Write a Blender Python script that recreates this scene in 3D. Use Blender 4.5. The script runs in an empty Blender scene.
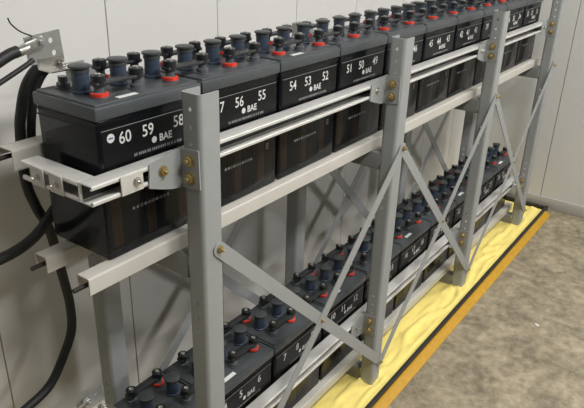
import bpy, bmesh, math
from mathutils import Vector, Matrix, noise

# ------------------------------------------------------------------ camera, light, exposure
S = bpy.context.scene
COL = S.collection
R = math.radians
cam_d = bpy.data.cameras.new('camera'); cam = bpy.data.objects.new('camera', cam_d); COL.objects.link(cam)
CP = Vector((-0.687, -0.925, 1.5974))
yw, pt, rl = R(-54.8085), R(-24.3231), R(1.8157)
fwd = Vector((-math.sin(yw)*math.cos(pt), math.cos(yw)*math.cos(pt), math.sin(pt)))
rt = fwd.cross(Vector((0, 0, 1))).normalized(); up = rt.cross(fwd)
rt, up = math.cos(rl)*rt + math.sin(rl)*up, -math.sin(rl)*rt + math.cos(rl)*up
M = Matrix((rt, up, -fwd)).transposed().to_4x4(); M.translation = CP
cam.matrix_world = M
cam_d.sensor_width = 36; cam_d.sensor_fit = 'HORIZONTAL'; cam_d.lens = 629.9/584*36; cam_d.clip_start = 0.02
S.camera = cam

W = bpy.data.worlds.new('world'); S.world = W; W.use_nodes = True
W.node_tree.nodes['Background'].inputs[0].default_value = (0.96, 0.985, 1.0, 1)
W.node_tree.nodes['Background'].inputs[1].default_value = 0.12

def area(name, loc, sx, sy, e):
    l = bpy.data.lights.new(name, 'AREA'); l.shape = 'RECTANGLE'; l.size = sx; l.size_y = sy
    l.energy = e; l.color = (1.0, 0.992, 0.982)
    o = bpy.data.objects.new(name, l); COL.objects.link(o); o.location = loc
    return o
# ceiling lamps of the aisle, and further ones deeper in the room
area('ceiling_lamp_near', (0.25, -1.35, 2.75), 1.25, 0.30, 54)
area('ceiling_lamp_end', (2.6, -1.35, 2.75), 1.25, 0.30, 53)
area('ceiling_lamp_far', (1.3, -3.8, 2.75), 0.9, 0.25, 78)

S.view_settings.view_transform = 'Standard'; S.view_settings.look = 'None'
S.view_settings.gamma = 1.0; S.view_settings.use_curve_mapping = False
S.view_settings.exposure = 0.0

# ------------------------------------------------------------------ materials
def srgb(r, g, b):
    f = lambda c: c/12.92 if c <= .04045 else ((c+.055)/1.055)**2.4
    return (f(r/255), f(g/255), f(b/255), 1)
MATS = {}
def mat(name, col, rough=.5, metal=0, var=0, vscale=20, bump=0, bscale=200, spec=.5, stretch=None):
    m = bpy.data.materials.new(name); m.use_nodes = True; nt = m.node_tree
    b = nt.nodes['Principled BSDF']
    b.inputs['Base Color'].default_value = col; b.inputs['Roughness'].default_value = rough
    b.inputs['Metallic'].default_value = metal; b.inputs['Specular IOR Level'].default_value = spec
    if var or bump:
        tc = nt.nodes.new('ShaderNodeTexCoord'); src = tc.outputs['Object']
        if stretch:
            mp = nt.nodes.new('ShaderNodeMapping'); mp.inputs['Scale'].default_value = stretch
            nt.links.new(src, mp.inputs[0]); src = mp.outputs[0]
    if var:
        n = nt.nodes.new('ShaderNodeTexNoise'); n.inputs['Scale'].default_value = vscale
        n.inputs['Detail'].default_value = 6; n.inputs['Roughness'].default_value = .6
        cr = nt.nodes.new('ShaderNodeValToRGB')
        cr.color_ramp.elements[0].position = .28; cr.color_ramp.elements[1].position = .72
        cr.color_ramp.elements[0].color = [c*(1-var) for c in col[:3]]+[1]
        cr.color_ramp.elements[1].color = [min(1, c*(1+var)) for c in col[:3]]+[1]
        nt.links.new(src, n.inputs['Vector']); nt.links.new(n.outputs['Fac'], cr.inputs[0])
        nt.links.new(cr.outputs[0], b.inputs['Base Color'])
    if bump:
        n2 = nt.nodes.new('ShaderNodeTexNoise'); n2.inputs['Scale'].default_value = bscale; n2.inputs['Detail'].default_value = 4
        bp = nt.nodes.new('ShaderNodeBump'); bp.inputs['Strength'].default_value = bump; bp.inputs['Distance'].default_value = .002
        nt.links.new(src, n2.inputs['Vector']); nt.links.new(n2.outputs['Fac'], bp.inputs['Height'])
        nt.links.new(bp.outputs[0], b.inputs['Normal'])
    MATS[name] = m
    return m
mat('wall', srgb(221, 219, 214), .62, var=.025, vscale=3, bump=.12, bscale=160)
mat('seam', srgb(120, 118, 112), .8)
mat('endwall', srgb(207, 206, 201), .6, var=.025, vscale=3, bump=.12, bscale=160)
mat('basetrim', srgb(186, 183, 175), .5, var=.03, vscale=8)
mat('post', srgb(150, 152, 150), .48, var=.03, vscale=30, bump=.06, bscale=400)
mat('rail', srgb(192, 188, 178), .42, var=.04, vscale=25, bump=.05, bscale=300)
mat('galv', srgb(214, 212, 206), .36, metal=.25, var=.06, vscale=40)
mat('beam', srgb(128, 129, 126), .5, var=.04, vscale=30)
mat('brass', srgb(172, 152, 104), .36, metal=.7, var=.15, vscale=150)
mat('lugplate', srgb(158, 158, 154), .42, metal=.6, var=.12, vscale=60)
mat('zinc', srgb(200, 198, 190), .28, metal=.9, var=.08, vscale=100)
mat('darksteel', srgb(52, 48, 44), .5, metal=.5)
mat('lid', srgb(70, 74, 76), .38, var=.08, vscale=35, bump=.05, bscale=300)
mat('black', srgb(26, 28, 30), .4, var=.1, vscale=60)
mat('bar', srgb(40, 43, 44), .42, var=.1, vscale=60)
mat('neck', srgb(84, 88, 90), .22)
mat('vent', srgb(56, 68, 84), .45, var=.08, vscale=80)
mat('ventcap', srgb(62, 66, 66), .42, var=.08, vscale=80)
mat('red', srgb(214, 58, 40), .45, var=.2, vscale=120)
mat('plates', srgb(12, 12, 13), .8, var=.2, vscale=60, stretch=(12, 1, .4))
mat('separator', srgb(150, 106, 66), .7, var=.3, vscale=70, stretch=(6, 1, .5))
mat('label', srgb(12, 13, 15), .45, spec=.2)
mat('grooveshade', srgb(36, 38, 39), .34, metal=.3)  # near-black colour standing in for shade inside the rail channels
mat('print', srgb(205, 205, 200), .6)
mat('dimprint', srgb(128, 128, 127), .6)
mat('blue', srgb(40, 75, 140), .5)
mat('sticker', srgb(228, 228, 224), .5, var=.06, vscale=90)
mat('cable', srgb(24, 25, 25), .55, var=.15, vscale=120, bump=.2, bscale=400)
mat('sheet', srgb(247, 226, 132), .85, var=.05, vscale=14, bump=.35, bscale=90, spec=.2)
mat('curb_yellow', srgb(190, 143, 28), .45, var=.1, vscale=30, bump=.1, bscale=100)
mat('curb_black', srgb(40, 37, 30), .6, var=.2, vscale=40)
# floor: worn sealed concrete
m = mat('floor', srgb(158, 144, 120), .62)
nt = m.node_tree; b = nt.nodes['Principled BSDF']
tc = nt.nodes.new('ShaderNodeTexCoord')
n1 = nt.nodes.new('ShaderNodeTexNoise'); n1.inputs['Scale'].default_value = 6.5; n1.inputs['Detail'].default_value = 9; n1.inputs['Roughness'].default_value = .68; n1.inputs['Distortion'].default_value = .5
n2 = nt.nodes.new('ShaderNodeTexNoise'); n2.inputs['Scale'].default_value = 26; n2.inputs['Detail'].default_value = 6; n2.inputs['Roughness'].default_value = .6
mx = nt.nodes.new('ShaderNodeMix'); mx.data_type = 'FLOAT'; mx.inputs[0].default_value = .46
cr = nt.nodes.new('ShaderNodeValToRGB')
e = cr.color_ramp.elements
e[0].position = .37; e[0].color = srgb(104, 95, 76); e[1].position = .63; e[1].color = srgb(172, 160, 134)
k = e.new(.5); k.color = srgb(141, 130, 107)
for n in (n1, n2): nt.links.new(tc.outputs['Object'], n.inputs['Vector'])
nt.links.new(n1.outputs['Fac'], mx.inputs[2]); nt.links.new(n2.outputs['Fac'], mx.inputs[3])
nt.links.new(mx.outputs[0], cr.inputs[0]); nt.links.new(cr.outputs[0], b.inputs['Base Color'])
bp = nt.nodes.new('ShaderNodeBump'); bp.inputs['Strength'].default_value = .15; bp.inputs['Distance'].default_value = .004
nt.links.new(mx.outputs[0], bp.inputs['Height']); nt.links.new(bp.outputs[0], b.inputs['Normal'])
# jar: smoky see-through plastic
m = mat('jar', srgb(24, 27, 30), .14)
nt = m.node_tree; b = nt.nodes['Principled BSDF']
tr = nt.nodes.new('ShaderNodeBsdfTransparent'); tr.inputs[0].default_value = (.42, .43, .44, 1)
ms = nt.nodes.new('ShaderNodeMixShader'); ms.inputs[0].default_value = .5
nt.links.new(tr.outputs[0], ms.inputs[1]); nt.links.new(b.outputs[0], ms.inputs[2])
nt.links.new(ms.outputs[0], nt.nodes['Material Output'].inputs[0])

# ------------------------------------------------------------------ helpers
def mesh_of(bm, name, mt, smooth=None):
    bmesh.ops.recalc_face_normals(bm, faces=bm.faces)
    me = bpy.data.meshes.new(name); bm.to_mesh(me); bm.free()
    me.materials.append(MATS[mt])
    if smooth:
        for p in me.polygons: p.use_smooth = True
        try: me.set_sharp_from_angle(angle=R(smooth))
        except Exception: pass
    return me
def obj(name, me, parent=None, loc=(0, 0, 0), rot=None):
    o = bpy.data.objects.new(name, me); COL.objects.link(o); o.location = loc
    if rot: o.rotation_euler = rot
    if parent: o.parent = parent
    return o
def thing(name, label, cat, loc=(0, 0, 0), group=None):
    o = bpy.data.objects.new(name, None); COL.objects.link(o); o.location = loc
    o.empty_display_size = .05
    return tag(o, label, cat, group)
def tag(o, label, cat, group=None):
    o['label'] = label; o['category'] = cat
    if group: o['group'] = group
    return o
def struct(o, label=None):
    o['kind'] = 'structure'
    if label: o['label'] = label
    return o
def box(bm, x0, x1, y0, y1, z0, z1, bev=0, seg=2):
    r = bmesh.ops.create_cube(bm, size=1)
    for v in r['verts']:
        v.co = Vector(((x0+x1)/2+v.co.x*(x1-x0), (y0+y1)/2+v.co.y*(y1-y0), (z0+z1)/2+v.co.z*(z1-z0)))
    if bev:
        es = {e for v in r['verts'] for e in v.link_edges}
        bmesh.ops.bevel(bm, geom=list(es), offset=bev, segments=seg, profile=.5, affect='EDGES')
def boxm(name, mt, *a, bev=0, seg=2):
    bm = bmesh.new(); box(bm, *a, bev=bev, seg=seg); return mesh_of(bm, name, mt, 40 if bev else None)
def lathe(bm, prof, n=20, c=(0, 0, 0), axis='z'):
    """closed surface of revolution; prof = [(r, h)...]"""
    def P(r, h, t):
        a, b = r*math.cos(t), r*math.sin(t)
        v = {'z': (a, b, h), 'y': (a, h, b), 'x': (h, a, b)}[axis]
        return Vector(v)+Vector(c)
    rings = []
    for r, h in prof:
        if r < 1e-6: rings.append([bm.verts.new(P(0, h, 0))])
        else: rings.append([bm.verts.new(P(r, h, 2*math.pi*i/n)) for i in range(n)])
    for A, B in zip(rings, rings[1:]):
        for i in range(n):
            a = [A[i % len(A)], A[(i+1) % len(A)], B[(i+1) % len(B)], B[i % len(B)]]
            u = []
            for v in a:
                if v not in u: u.append(v)
            if len(u) > 2: bm.faces.new(u)
def lathem(name, mt, prof, n=20, axis='z', smooth=35):
    bm = bmesh.new(); lathe(bm, prof, n, axis=axis); return mesh_of(bm, name, mt, smooth)
def round_poly(pts, r, seg=4):
    """fillet the inner corners of an open polyline"""
    out = [Vector(pts[0])]
    for a, b, c in zip(pts, pts[1:], pts[2:]):
        a, b, c = Vector(a), Vector(b), Vector(c)
        d1 = (a-b).normalized(); d2 = (c-b).normalized()
        rr = min(r, .45*(a-b).length, .45*(c-b).length)
        p1, p2 = b+d1*rr, b+d2*rr
        for i in range(seg+1):
            t = i/seg
            out.append((1-t)**2*p1+2*t*(1-t)*b+t*t*p2)
    out.append(Vector(pts[-1]))
    return out
def strip(pts, th):
    """closed outline of a polyline given thickness th to its left"""
    n = len(pts); off = []
    for i in range(n):
        ds = []
        if i: ds.append((pts[i]-pts[i-1]).normalized())
        if i < n-1: ds.append((pts[i+1]-pts[i]).normalized())
        ns = [Vector((-d.y, d.x)) for d in ds]
        m = sum(ns, Vector((0, 0))); m.normalize()
        off.append(pts[i]+m*(th/max(.4, m.dot(ns[0]))))
    return pts, off
def sweep(bm, pts, th, a, b, conv):
    """extrude a sheet-metal profile from a to b; conv(u, v, t) -> xyz"""
    p, q = strip([Vector(x) for x in pts], th)
    rows = []
    for t in (a, b):
        rows.append(([bm.verts.new(conv(x.x, x.y, t)) for x in p], [bm.verts.new(conv(x.x, x.y, t)) for x in q]))
    (p0, q0), (p1, q1) = rows
    n = len(p)
    for i in range(n-1):
        bm.faces.new((p0[i], p0[i+1], p1[i+1], p1[i])); bm.faces.new((q0[i], q1[i], q1[i+1], q0[i+1]))
        bm.faces.new((p0[i], q0[i], q0[i+1], p0[i+1])); bm.faces.new((p1[i], p1[i+1], q1[i+1], q1[i]))
    bm.faces.new((p0[0], p1[0], q1[0], q0[0])); bm.faces.new((p0[-1], q0[-1], q1[-1], p1[-1]))
def plate(bm, outline, holes, th, conv):
    """flat plate with round holes; outline/holes in 2D, conv(u, v, w) with w in 0..th"""
    t = bmesh.new(); es = []
    loops = [outline]+[[(cx+r*math.cos(2*math.pi*i/12), cy+r*math.sin(2*math.pi*i/12)) for i in range(12)] for cx, cy, r in holes]
    for lp in loops:
        vs = [t.verts.new((x, y, 0)) for x, y in lp]
        for i in range(len(vs)): es.append(t.edges.new((vs[i], vs[(i+1) % len(vs)])))
    bmesh.ops.triangle_fill(t, edges=es, use_beauty=True)
    ex = bmesh.ops.extrude_face_region(t, geom=list(t.faces))
    for v in ex['geom']:
        if isinstance(v, bmesh.types.BMVert): v.co.z = th
    mp = {v: bm.verts.new(conv(v.co.x, v.co.y, v.co.z)) for v in t.verts}
    for f in t.faces:
        try: bm.faces.new([mp[v] for v in f.verts])
        except ValueError: pass
    # the source faces stay as the back side after extruding
    t.free()
def tube(name, mt, pts, r, n=12, sub=6):
    """swept round cable through smooth points"""
    P = [Vector(p) for p in pts]; path = []
    for i in range(len(P)-1):
        p0 = P[i-1] if i else 2*P[0]-P[1]; p1, p2 = P[i], P[i+1]
        p3 = P[i+2] if i+2 < len(P) else 2*P[-1]-P[-2]
        for k in range(sub):
            t = k/sub
            path.append(.5*((2*p1)+(p2-p0)*t+(2*p0-5*p1+4*p2-p3)*t*t+(3*p1-p0-3*p2+p3)*t**3))
    path.append(P[-1])
    bm = bmesh.new(); rings = []
    ref = Vector((.3, .9, .2)).normalized()
    for i, p in enumerate(path):
        d = (path[min(i+1, len(path)-1)]-path[max(i-1, 0)]).normalized()
        u = d.cross(ref).normalized(); w = d.cross(u)
        rings.append([bm.verts.new(p+r*(math.cos(2*math.pi*k/n)*u+math.sin(2*math.pi*k/n)*w)) for k in range(n)])
    for A, B in zip(rings, rings[1:]):
        for k in range(n): bm.faces.new((A[k], A[(k+1) % n], B[(k+1) % n], B[k]))
    bm.faces.new(rings[0]); bm.faces.new(rings[-1])
    return mesh_of(bm, name, mt, 60)
def text_mesh(body, size, mt, bold=.0, sx=1.0):
    cu = bpy.data.curves.new('lettering', 'FONT'); cu.body = body; cu.size = size
    cu.align_x = 'CENTER'; cu.align_y = 'CENTER'; cu.offset = bold; cu.resolution_u = 3
    o = bpy.data.objects.new('lettering', cu); COL.objects.link(o)
    me = bpy.data.meshes.new_from_object(o)
    bpy.data.objects.remove(o); bpy.data.curves.remove(cu)
    me.transform(Matrix.Rotation(math.pi/2, 4, 'X') @ Matrix.Diagonal((sx, 1, 1, 1)))
    me.materials.clear(); me.materials.append(MATS[mt])
    return me
def disc(bm, cx, cz, r, n=14, y=0, r2=0):
    o = [bm.verts.new((cx+r*math.cos(2*math.pi*i/n), y, cz+r*math.sin(2*math.pi*i/n))) for i in range(n)]
    if r2:
        q = [bm.verts.new((cx+r2*math.cos(2*math.pi*i/n), y, cz+r2*math.sin(2*math.pi*i/n))) for i in range(n)]
        for i in range(n): bm.faces.new((o[i], o[(i+1) % n], q[(i+1) % n], q[i]))
    else: bm.faces.new(o)

# ------------------------------------------------------------------ the room
YW, XE = .45, 3.17          # back wall, end wall
struct(obj('floor', boxm('floor', 'floor', -4, XE+.12, -5, YW+.1, -.1, 0)), 'worn tan concrete floor')
wb = struct(obj('wall_back', boxm('wall_back', 'seam', -4, XE+.1, YW+.006, YW+.1, 0, 3.0)), 'off-white wall of tall panels behind the rack')
s0, sp = .401, .4265
for i in range(-8, 7):
    a, c = s0+i*sp+.0013, s0+(i+1)*sp-.0013
    a, c = max(a, -3.1), min(c, XE)
    if c-a > .02: obj('panel', boxm('panel', 'wall', a, c, YW, YW+.0065, 0, 3.0, bev=.0012, seg=1), wb)
we = struct(obj('wall_end', boxm('wall_end', 'seam', XE+.006, XE+.1, -5, YW+.006, 0, 3.0)), 'pale grey panel wall closing the far end')
for i in range(-5, 2):
    a, c = -.10+i*.9+.0015, -.10+(i+1)*.9-.0015
    c = min(c, YW)
    obj('panel', boxm('panel', 'endwall', XE, XE+.0065, a, c, 0, 3.0, bev=.0012, seg=1), we)
struct(obj('baseboard_end', boxm('baseboard_end', 'basetrim', XE-.012, XE, -5, YW, 0, .072, bev=.003)), 'low pale trim along the foot of the end wall')

# yellow sheet inside the containment curb
bm = bmesh.new()
nx, ny = 300, 56; X0, X1, Y0, Y1 = -.55, 3.112, -.149, .43
g = []
for i in range(nx+1):
    row = []
    for j in range(ny+1):
        x, y = X0+(X1-X0)*i/nx, Y0+(Y1-Y0)*j/ny
        h = noise.noise(Vector((x*2.1, y*13+1.2*noise.noise(Vector((x*2.5, y*2, 5))), 0)))
        h2 = noise.noise(Vector((x*9, y*22, 3)))
        rid = max(0, 1-abs(h)*5)**1.5+.5*max(0, 1-abs(noise.noise(Vector((x*3.7, y*31+2*h, 7))))*6)
        edge = min(1, (y-Y0)/.02, (X1-x)/.02)
        z = .005+edge*(.004+.014*rid+.006*max(0, h)+.003*h2+.008*max(0, noise.noise(Vector((x*3.3, y*5, 9)))))
        if y > -.04: z = min(z, .0095)
        row.append(bm.verts.new((x, y, max(.003, z))))
    g.append(row)
for i in range(nx):
    for j in range(ny): bm.faces.new((g[i][j], g[i+1][j], g[i+1][j+1], g[i][j+1]))
sm = mesh_of(bm, 'spill_sheet', 'sheet', 180)
o = obj('spill_sheet', sm); md = o.modifiers.new('thick', 'SOLIDIFY'); md.thickness = .002; md.offset = -1
tag(o, 'wrinkled pale yellow absorbent sheet spread on the floor under the rack', 'sheet')
# curb
cu = thing('containment_curb', 'low black and golden yellow curb edging the pale yellow sheet', 'curb', (0, 0, 0))
bm = bmesh.new(); box(bm, -.6, 3.135, -.168, -.150, 0, .030, bev=.003); obj('black_strip', mesh_of(bm, 'black_strip', 'curb_black', 40), cu)
bm = bmesh.new(); box(bm, 3.116, 3.136, -.149, .43, 0, .026, bev=.003); obj('black_strip', mesh_of(bm, 'black_strip', 'curb_black', 40), cu)
bm = bmesh.new()
prof = [(-.1685, 0), (-.1685, .022), (-.176, .022), (-.203, .004), (-.203, 0)]
r0 = [bm.verts.new((-.6, y, z)) for y, z in prof]; r1 = [bm.verts.new((3.065, y, z)) for y, z in prof]
for i in range(5): bm.faces.new((r0[i], r0[(i+1) % 5], r1[(i+1) % 5], r1[i]))
bm.faces.new(r0); bm.faces.new(r1)
obj('yellow_strip', mesh_of(bm, 'yellow_strip', 'curb_yellow'), cu)

# ------------------------------------------------------------------ the rack
DZ = .86
ZS = .9605                       # top of the upper support rails
PX = [.163+.869*i for i in range(4)]
YF, WD, FL = -.103, .053, .055   # front posts
YB = .262                        # back posts
rack = thing('battery_rack', 'grey steel two-tier rack with bolted posts, pale rails and crossed flat braces', 'rack')
def bolt_mesh(name, mt, r=.0085, axis=(0, -1, 0), washer=True):
    bm = bmesh.new()
    if washer: lathe(bm, [(0, 0), (r*1.35, 0), (r*1.35, .0018), (0, .0018)], 18)
    lathe(bm, [(0, .0018), (r, .0018), (r, .0065), (r*.86, .008), (0, .008)], 6)
    lathe(bm, [(0, .008), (r*.48, .008), (r*.48, .0125), (r*.36, .0135), (0, .0135)], 10)
    q = Vector((0, 0, 1)).rotation_difference(Vector(axis)).to_matrix()
    bmesh.ops.transform(bm, matrix=q.to_4x4(), verts=bm.verts)
    return mesh_of(bm, name, mt, 30)
B_mx = bolt_mesh('bolt', 'brass', .0105, (-1, 0, 0))
B_my = bolt_mesh('bolt', 'brass', .0085, (0, -1, 0))
B_small = bolt_mesh('bolt', 'zinc', .0065, (0, -1, 0))
B_end = bolt_mesh('bolt', 'zinc', .0065, (-1, 0, 0))
B_zy = bolt_mesh('bolt', 'brass', .0070, (0, -1, 0))
B_back = bolt_mesh('bolt', 'zinc', .0070, (0, 1, 0))

# posts: C-channels open to +x, holed web facing -x
ZT = 1.288
bm = bmesh.new()
r = .010; th = .003
holes = []
for base in (0, -DZ):
    for z in (1.256, 1.220, 1.186): holes.append((0.027, z+base, .0048))
for z in (.81, .774, .738): holes.append((0.027, z, .0048))
plate(bm, [(r, .008), (WD-r, .008), (WD-r, ZT), (r, ZT)], holes, th, lambda u, v, w: (w, u, v))
def corner(y_c, y_end, sgn):
    # quarter bend from the web into a flange, then the flange
    pts = [(0, y_c)]
    for i in range(1, 6):
        t = i/5*math.pi/2
        pts.append((r-r*math.cos(t), y_c-sgn*r*math.sin(t)))
    pts.append((FL, y_c-sgn*r))
    sweep(bm, pts, th*(1 if sgn > 0 else -1), .008, ZT, lambda u, v, t: (u, v, t))
corner(r, 0, 1); corner(WD-r, WD, -1)
post_me = mesh_of(bm, 'upright_post', 'post', 50)
foot_me = boxm('foot_plate', 'beam', -.012, .068, -.004, WD+.004, 0, .008, bev=.002)
for y in (YF, YB):
    for x in PX:
        p = obj('upright_post', post_me, rack, (x, y, 0))
        obj('foot_plate', foot_me, p)

# support rails: inverted channels the jars stand on
bm = bmesh.new()
pr = round_poly([(-.020, -.036), (-.020, 0), (.018, 0), (.018, -.036)], .005)
sweep(bm, pr, -.003, -.067, 2.86, lambda u, v, t: (t, u, v))
sup_me = mesh_of(bm, 'support_rail', 'rail', 40)
stud_me = lathem('stud', 'darksteel', [(0, -.025), (.005, -.025), (.005, .07), (0, .07)], 10, axis='x')
# cross beams
bm = bmesh.new()
pr = round_poly([(.040, -.060), (0, -.060), (0, 0), (.040, 0)], .006)
sweep(bm, pr, -.003, YF+WD+.001, YB-.001, lambda u, v, t: (u, t, v))
beam_me = mesh_of(bm, 'cross_beam', 'beam', 40)
# side rails: strut channels
SR = [(-.045, -.009), (-.045, 0), (-.005, 0), (-.005, -.040), (-.045, -.040), (-.045, -.031)]
def strut(a, b, name, mt, conv, prof=SR):
    bm = bmesh.new()
    pts = [(prof[0][0]+.006, prof[0][1])]+prof+[(prof[-1][0]+.006, prof[-1][1])]
    sweep(bm, round_poly(pts, .003, 3), -.0024, a, b, conv)
    return mesh_of(bm, name, mt, 35)
fr_me = strut(-.056, 2.86, 'side_rail', 'galv', lambda u, v, t: (t, u, v))
bm = bmesh.new()
sweep(bm, round_poly([(.197, -.044), (.197, 0), (.245, 0), (.245, -.018)], .005), -.003, -.056, 2.86, lambda u, v, t: (t, u, v))
bk_me = mesh_of(bm, 'side_rail', 'rail', 40)
en_me = strut(-.004, .168, 'end_rail', 'galv', lambda u, v, t: (-.018+(u+.005), t, v))
shade_me = boxm('shade_strip', 'grooveshade', -.050, 2.855, -.0085, -.0078, -.036, -.004)  # added dark strip: shade of the groove painted on the channel back
shade_end_me = boxm('shade_strip', 'grooveshade', -.0215, -.0208, 0, .164, -.036, -.004)  # same added shade strip for the end rail groove
eplate = boxm('clamp_plate', 'rail', -.0615, -.0585, -.020, .020, -.039, 0, bev=.001, seg=1)
splate = boxm('clamp_plate', 'rail', -.027, .027, -.0485, -.0455, -.039, 0, bev=.001, seg=1)
# bracket: bent plate, one flap on the rail, one on the web of the post
bm = bmesh.new()
out = [(-.003, .017), (-.027, .016), (-.050, .009), (-.086, .004), (-.090, -.044), (-.060, -.055), (-.030, -.064), (-.003, -.068)]
plate(bm, out, [], .003, lambda u, v, w: (u, -.0485+w, v))
plate(bm, [(-.049, .017), (-.098, .021), (-.100, -.062), (-.049, -.068)], [], .003, lambda u, v, w: (-.003+w, u, v))
bracket_me = mesh_of(bm, 'bracket', 'post')
for dz in (0, -DZ):
    ZR = 1.155+dz
    for y in (0, .135):
        s = obj('support_rail', sup_me, rack, (0, y, ZS+dz))
        obj('stud', stud_me, s, (-.067, -.004, -.02))
    for x in PX: obj('cross_beam', beam_me, rack, (x+.002, 0, ZS-.036+dz))
    sr = obj('side_rail', fr_me, rack, (0, 0, ZR))
    obj('shade_strip', shade_me, sr)
    cp = obj('clamp_plate', splate, sr, (.033, -.0005, 0))
    obj('bolt', B_small, rack, (.043, -.049, ZR-.018))
    bs = obj('side_rail', bk_me, rack, (0, 0, ZR+.012)); obj('stud', stud_me, bs, (-.05, .222, -.018))
    er = obj('end_rail', en_me, rack, (0, 0, ZR))
    obj('shade_strip', shade_end_me, er)
    for y in (.113, .055):
        obj('clamp_plate', eplate, er, (0, y, 0)); obj('bolt', B_end, er, (-.0615, y, -.02))
    for x in PX:
        bk = obj('bracket', bracket_me, rack, (x, 0, ZR))
        obj('bolt', B_my if x < .5 else B_small, bk, (-.053, -.0485, -.018))
        for z in (-.005, -.043): obj('bolt', B_mx, bk, (-.003, -.073, z))
# crossed flat braces, front and back
def brace(x0, z0, x1, z1, y, bolts, side):
    a, c = Vector((x0, z0)), Vector((x1, z1)); d = (c-a).normalized(); n = Vector((-d.y, d.x)); h = .0175
    pts = []
    for i in range(9):
        t = math.pi*(i/8); pts.append(c+n*h*-math.cos(t)+d*h*math.sin(t))
    for i in range(9):
        t = math.pi*(i/8); pts.append(a+n*h*math.cos(t)-d*h*math.sin(t))
    bm = bmesh.new(); plate(bm, [tuple(p) for p in pts], [], .003, lambda u, v, w: (u, y+w, v))
    o = obj('brace', mesh_of(bm, 'brace', 'post'), rack)
    for t in bolts:
        q = a+(c-a)*t
        obj('bolt', B_zy if side < 0 else B_back, o, (q.x, y if side < 0 else y+.003, q.y))
for i in range(3):
    a, c = PX[i]+.044, PX[i+1]+.044
    brace(a, .941, c, .100, YF-.0036, (0, .5, 1), -1)
    brace(a, .100, c, .941, YF-.0072, (1,), -1)
    brace(a, .941, c, .100, YB+WD+.0004, (0, 1), 1)
    brace(a, .100, c, .941, YB+WD+.0040, (0, .5, 1), 1)

# ------------------------------------------------------------------ the battery jars
P = .28; CX = [.049, .140, .231]; JT = .3205      # pitch, cell centres, lid top above the rail
bm = bmesh.new()
box(bm, .004, .272, .004, .187, 0, .292, bev=.006, seg=3)
for x in (.0945, .1855): box(bm, x-.001, x+.001, .007, .184, .004, .288)
box(bm, .003, .273, .003, .188, .282, .286)
box(bm, .003, .273, .003, .188, .271, .273)
body_me = mesh_of(bm, 'body', 'jar', 40)
bm = bmesh.new()
box(bm, .0005, .2765, 0, .191, .290, .316, bev=.0035, seg=2)
box(bm, .006, .271, .006, .185, .312, JT, bev=.0025, seg=2)
for c in CX:
    for y in (.045, .155): lathe(bm, [(0, JT-.001), (.0185, JT-.001), (.0175, JT+.003), (0, JT+.003)], 18, (c, y, 0))
lid_me = mesh_of(bm, 'lid', 'lid', 40)
pack_me = boxm('plate_pack', 'plates', -.040, .040, .016, .176, .012, .236)
sep_me = boxm('separator', 'separator', -.013, .011, .011, .0155, .02, .232)
lab_me = boxm('label', 'label', .012, .264, .0030, .0044, .196, .2695)
line_me = boxm('label_border', 'dimprint', .012, .264, .0026, .0031, .2685, .2697)
vent_me = lathem('vent_plug', 'vent', [(0, JT), (.0185, JT), (.0185, JT+.004), (.0165, JT+.006), (.0165, JT+.040), (0, JT+.040)], 22)
cap_me = lathem('vent_cap', 'ventcap', [(0, JT+.040), (.0180, JT+.040), (.0180, JT+.0455), (.0170, JT+.0462), (.0170, JT+.0490), (.0212, JT+.0495), (.0214, JT+.0525), (.0195, JT+.0538), (0, JT+.0545)], 24)
term_me = lathem('terminal_post', 'neck', [(0, JT), (.0135, JT), (.0135, JT+.010), (.0095, JT+.012), (.0095, JT+.023), (0, JT+.023)], 18)
bm = bmesh.new()
lathe(bm, [(.0136, JT+.003), (.0172, JT+.003), (.0172, JT+.009), (.0136, JT+.0105), (.0136, JT+.003)], 12)
ring_me = mesh_of(bm, 'seal_ring', 'red', 30)
stick_me = boxm('sticker', 'sticker', .068, .116, .0125, .0255, JT, JT+.0006)
# logo: round emblem with letters beside it, a line of fine print, a row of small round pictograms
logo_me = text_mesh('BAE', .0215, 'print', .0005, .95)
bm = bmesh.new(); disc(bm, 0, 0, .0068, 18); emb_me = mesh_of(bm, 'emblem', 'print')
bm = bmesh.new()
import random
rnd = random.Random(4)
x = .085
while x < .215:
    w = rnd.choice((.003, .004, .0025)); 
    vs = [bm.verts.new(q) for q in ((x, 0, -.003), (x+w, 0, -.003), (x+w, 0, .003), (x, 0, .003))]; bm.faces.new(vs)
    x += w+rnd.choice((.0016, .0016, .004))
fine_me = mesh_of(bm, 'fine_print', 'dimprint')
bm = bmesh.new()
for i in range(10):
    disc(bm, .074+i*.0105, 0, .0036, 12, r2=0 if i < 2 else (.0022 if i % 3 else .0012))
for z in (-.002, .004, .010):
    vs = [bm.verts.new(q) for q in ((.226, 0, z+.012), (.238, 0, z+.012), (.238, 0, z+.015), (.226, 0, z+.015))]; bm.faces.new(vs)
pic_me = mesh_of(bm, 'pictogram_row', 'dimprint')
bm = bmesh.new(); disc(bm, 0, 0, .009, 20); mk_me = mesh_of(bm, 'minus_disc', 'print')
bm = bmesh.new(); box(bm, -.005, .005, -.0006, -.0002, -.0014, .0014); mn_me = mesh_of(bm, 'minus_bar', 'blue')
ordn = ['first', 'second', 'third', 'fourth', 'fifth', 'sixth', 'seventh', 'eighth', 'ninth', 'tenth']
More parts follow.
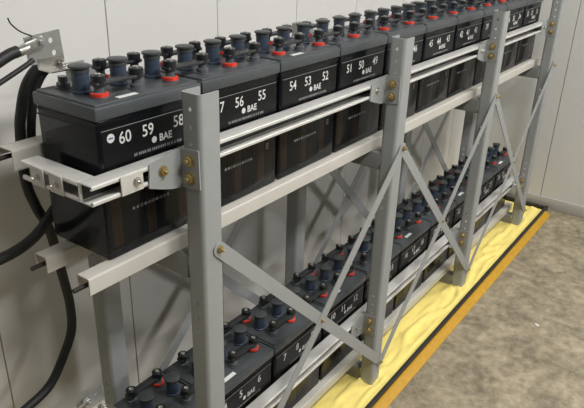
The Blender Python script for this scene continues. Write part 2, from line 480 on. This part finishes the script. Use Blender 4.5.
def jar(k, tier):
    z = ZS if tier == 0 else ZS-DZ
    nums = [60-3*k-i for i in range(3)] if tier == 0 else [3*k+1+i for i in range(3)]
    if tier == 0: lab = 'black battery jar with cell numbers %d %d %d, %s on the upper tier' % (*nums, ordn[k])
    else: lab = 'black three-cell battery jar, %s from the near end on the lower tier' % ordn[k]
    t = thing('battery_jar', lab, 'battery', (k*P, 0, z), 'battery jars on the %s tier' % ('upper', 'lower')[tier])
    obj('body', body_me, t); lid = obj('lid', lid_me, t)
    for i, c in enumerate(CX):
        obj('plate_pack', pack_me, t, (c, 0, 0)); obj('separator', sep_me, t, (c-.012, 0, 0))
        v = obj('vent_plug', vent_me, t, (c, .098, 0)); obj('vent_cap', cap_me, v)
        cell = 3*k+i
        for y, front in ((.045, 1), (.155, 0)):
            tp = obj('terminal_post', term_me, t, (c, y, 0))
            pos = (cell % 2 == 0) == bool(front) if tier == 0 else (cell % 2 == 1) == bool(front)
            if pos:
                rg = obj('seal_ring', ring_me, tp); rg['label'] = 'red ring at the foot of a positive terminal'
    lb = obj('label', lab_me, t); obj('label_border', line_me, lb)
    for x, n in zip((.066 if k == 0 and tier == 0 else .056, .124, .208), nums):
        obj('number', text_mesh(str(n), .034, 'print', .0003, .92), lb, (x, .0024, .2465))
    obj('logo_lettering', logo_me, lb, (.170, .0024, .2235)); obj('emblem', emb_me, lb, (.139, .0024, .2235))
    fp = obj('fine_print', fine_me, lb, (0, .0024, .205)); fp['kind'] = 'stuff'
    pg = obj('pictogram_row', pic_me, t, (0, .0034, .094)); pg['kind'] = 'stuff'
    if tier == 0 and k == 0:
        d = obj('minus_disc', mk_me, lb, (.032, .0024, .2525)); d['label'] = 'white disc with a blue minus sign'
        obj('minus_bar', mn_me, lb, (.032, .0024, .2525))
    if (tier == 0 and k in (0, 2)) or (tier == 1 and k in (1, 3, 5, 7, 9)):
        obj('sticker', stick_me, t)
for tier in (0, 1):
    for k in range(10): jar(k, tier)

# ------------------------------------------------------------------ connector bars between cells
def cellx(c): return (c//3)*P+CX[c % 3]
barm = {}
ord15 = ordn+['eleventh', 'twelfth', 'thirteenth', 'fourteenth', 'fifteenth']
for L in (.091, .098):
    bm = bmesh.new(); box(bm, -.014, L+.014, -.0115, .0115, .0228, .0305, bev=.0025); barm[L] = mesh_of(bm, 'bar', 'bar', 40)
boot_me = lathem('boot', 'black', [(0, .0225), (.0130, .0225), (.0130, .031), (.0142, .0315), (.0142, .0415), (.0134, .0425), (0, .0425)], 18)
nut_me = lathem('bolt_head', 'zinc', [(0, .0425), (.0062, .0425), (.0062, .0448), (.005, .0455), (.0028, .0455), (.0028, .044), (0, .044)], 12)
for tier in (0, 1):
    for c in range(29):
        front = c % 2 == 0
        x0, x1 = cellx(c), cellx(c+1); L = .091 if x1-x0 < .095 else .098
        row = 'front' if front else 'back'
        lab = 'dark connector bar, %s from the near end in the %s row of %s-tier terminals' % (ord15[c//2], row, ('upper', 'lower')[tier])
        t = thing('connector_bar', lab, 'connector', (x0, .045 if front else .155, (ZS if tier == 0 else ZS-DZ)+JT), 'intercell connector bars')
        obj('bar', barm[L], t)
        for x in (0, L): bo = obj('boot', boot_me, t, (x, 0, 0)); obj('bolt_head', nut_me, bo)

# ------------------------------------------------------------------ terminal plates and cables at the near end
bm = bmesh.new()
plate(bm, [(-.072, .018), (.004, .012), (.004, .072), (-.072, .070)], [(-.018, .055, .0058), (-.015, .031, .0058)], .003, lambda u, v, w: (u, w, v))
bmesh.ops.rotate(bm, verts=bm.verts, cent=(0, 0, .04), matrix=Matrix.Rotation(R(-4), 3, 'Y'))
lug_me = mesh_of(bm, 'plate', 'lugplate')
bm = bmesh.new()
box(bm, -.052, .016, -.038, .003, .008, .011, bev=.001, seg=1)
box(bm, -.052, .004, -.001, .003, .010, .030)
lugf_me = mesh_of(bm, 'foot', 'zinc')
lugb = bolt_mesh('bolt', 'lugplate', .010, (0, -1, 0))
lugz = bolt_mesh('bolt', 'zinc', .008, (0, 0, 1))
bm = bmesh.new()
box(bm, -.034, .012, -.009, -.004, -.010, .010, bev=.002)
lathe(bm, [(0, -.050), (.0095, -.050), (.0095, -.026), (.006, -.020), (0, -.020)], 16, (0, -.007, 0), axis='x')
cl_me = mesh_of(bm, 'cable_lug', 'zinc', 40)
for tier, wtxt in ((0, 'cell 60 on the upper tier'), (1, 'the first jar on the lower tier')):
    z = (ZS if tier == 0 else ZS-DZ)+JT+.032
    t = thing('terminal_plate', 'shiny holed metal terminal plate bolted upright on ' + wtxt, 'terminal plate', (.056, .160, z+.007))
    obj('plate', lug_me, t); obj('foot', lugf_me, t, (0, 0, -.007))
    obj('bolt', lugb, t, (-.049, -.004, .056))
    obj('bolt', lugz, t, (-.006, -.008, .004))
    obj('cable_lug', cl_me, t, (-.052, -.002, .054), (0, R(-14), 0)); 
zt = ZS+JT
tag(obj('power_cable', tube('power_cable', 'cable', [(-.040, .150, zt+.084), (-.060, .150, zt+.079), (-.10, .150, zt+.062), (-.16, .150, zt+.034), (-.28, .15, zt-.03)], .0105)),
    'thick black cable running left from the upper terminal plate', 'cable')
tag(obj('power_cable', tube('power_cable', 'cable', [(-.012, .150, zt+.064), (-.03, .149, zt+.056), (-.08, .152, zt+.034), (-.15, .155, zt+.004), (-.28, .16, zt-.06)], .0048)),
    'thinner black cable sloping left just below the upper terminal plate', 'cable')
tag(obj('sense_wire', tube('sense_wire', 'cable', [(-.008, .150, zt+.107), (-.03, .15, zt+.118), (-.045, .15, zt+.132), (-.050, .15, zt+.143)], .0014, 8)),
    'short thin dark wire sticking up beside the upper terminal plate', 'wire')
tag(obj('power_cable', tube('power_cable', 'cable', [(.095, .262, 1.302), (.074, .275, 1.297), (.048, .285, 1.262), (.032, .29, 1.212), (.022, .29, 1.165), (.017, .29, 1.06), (.032, .29, .99), (.058, .29, .915),
    (.074, .29, .79), (.083, .29, .705), (.077, .29, .625), (.039, .29, .555), (-.004, .29, .503), (-.064, .29, .480), (-.16, .29, .46)], .0115, 14)),
    'thick black cable hanging down the wall behind the near end of the rack', 'cable')
tag(obj('power_cable', tube('power_cable', 'cable', [(-.30, .26, .915), (-.16, .26, .915), (-.085, .26, .915), (-.028, .262, .922), (.02, .262, .945), (.06, .258, .985), (.12, .255, 1.04), (.14, .252, 1.09)], .0125, 14)),
    'thick black cable coming from the left to pass behind the first upper jar', 'cable')
tag(obj('power_cable', tube('power_cable', 'cable', [(.120, .265, 1.300), (.095, .280, 1.290), (.070, .290, 1.250), (.056, .292, 1.200), (.047, .292, 1.150), (.046, .290, 1.105), (.062, .285, 1.068), (.10, .282, 1.045), (.15, .280, 1.04)], .0100, 14)),
    'black cable beside the hanging one, turning right behind the first upper jar', 'cable')
bm = bmesh.new()
pts = [(-.010, -.004), (.002, -.006), (.012, .003), (.004, .006), (-.004, .004), (-.012, .007)]
plate(bm, pts, [], .0008, lambda u, v, w: (u, v, .0004+w+abs(u)*.12))
d = fwd+rt*((537-292)/629.9)-up*((325-204)/629.9); q = CP+d*(-CP.z/d.z)
tag(obj('paper_scrap', mesh_of(bm, 'paper_scrap', 'sticker'), None, (q.x, q.y, 0), (0, 0, .9)), 'tiny white scrap lying on the bare concrete floor', 'scrap')
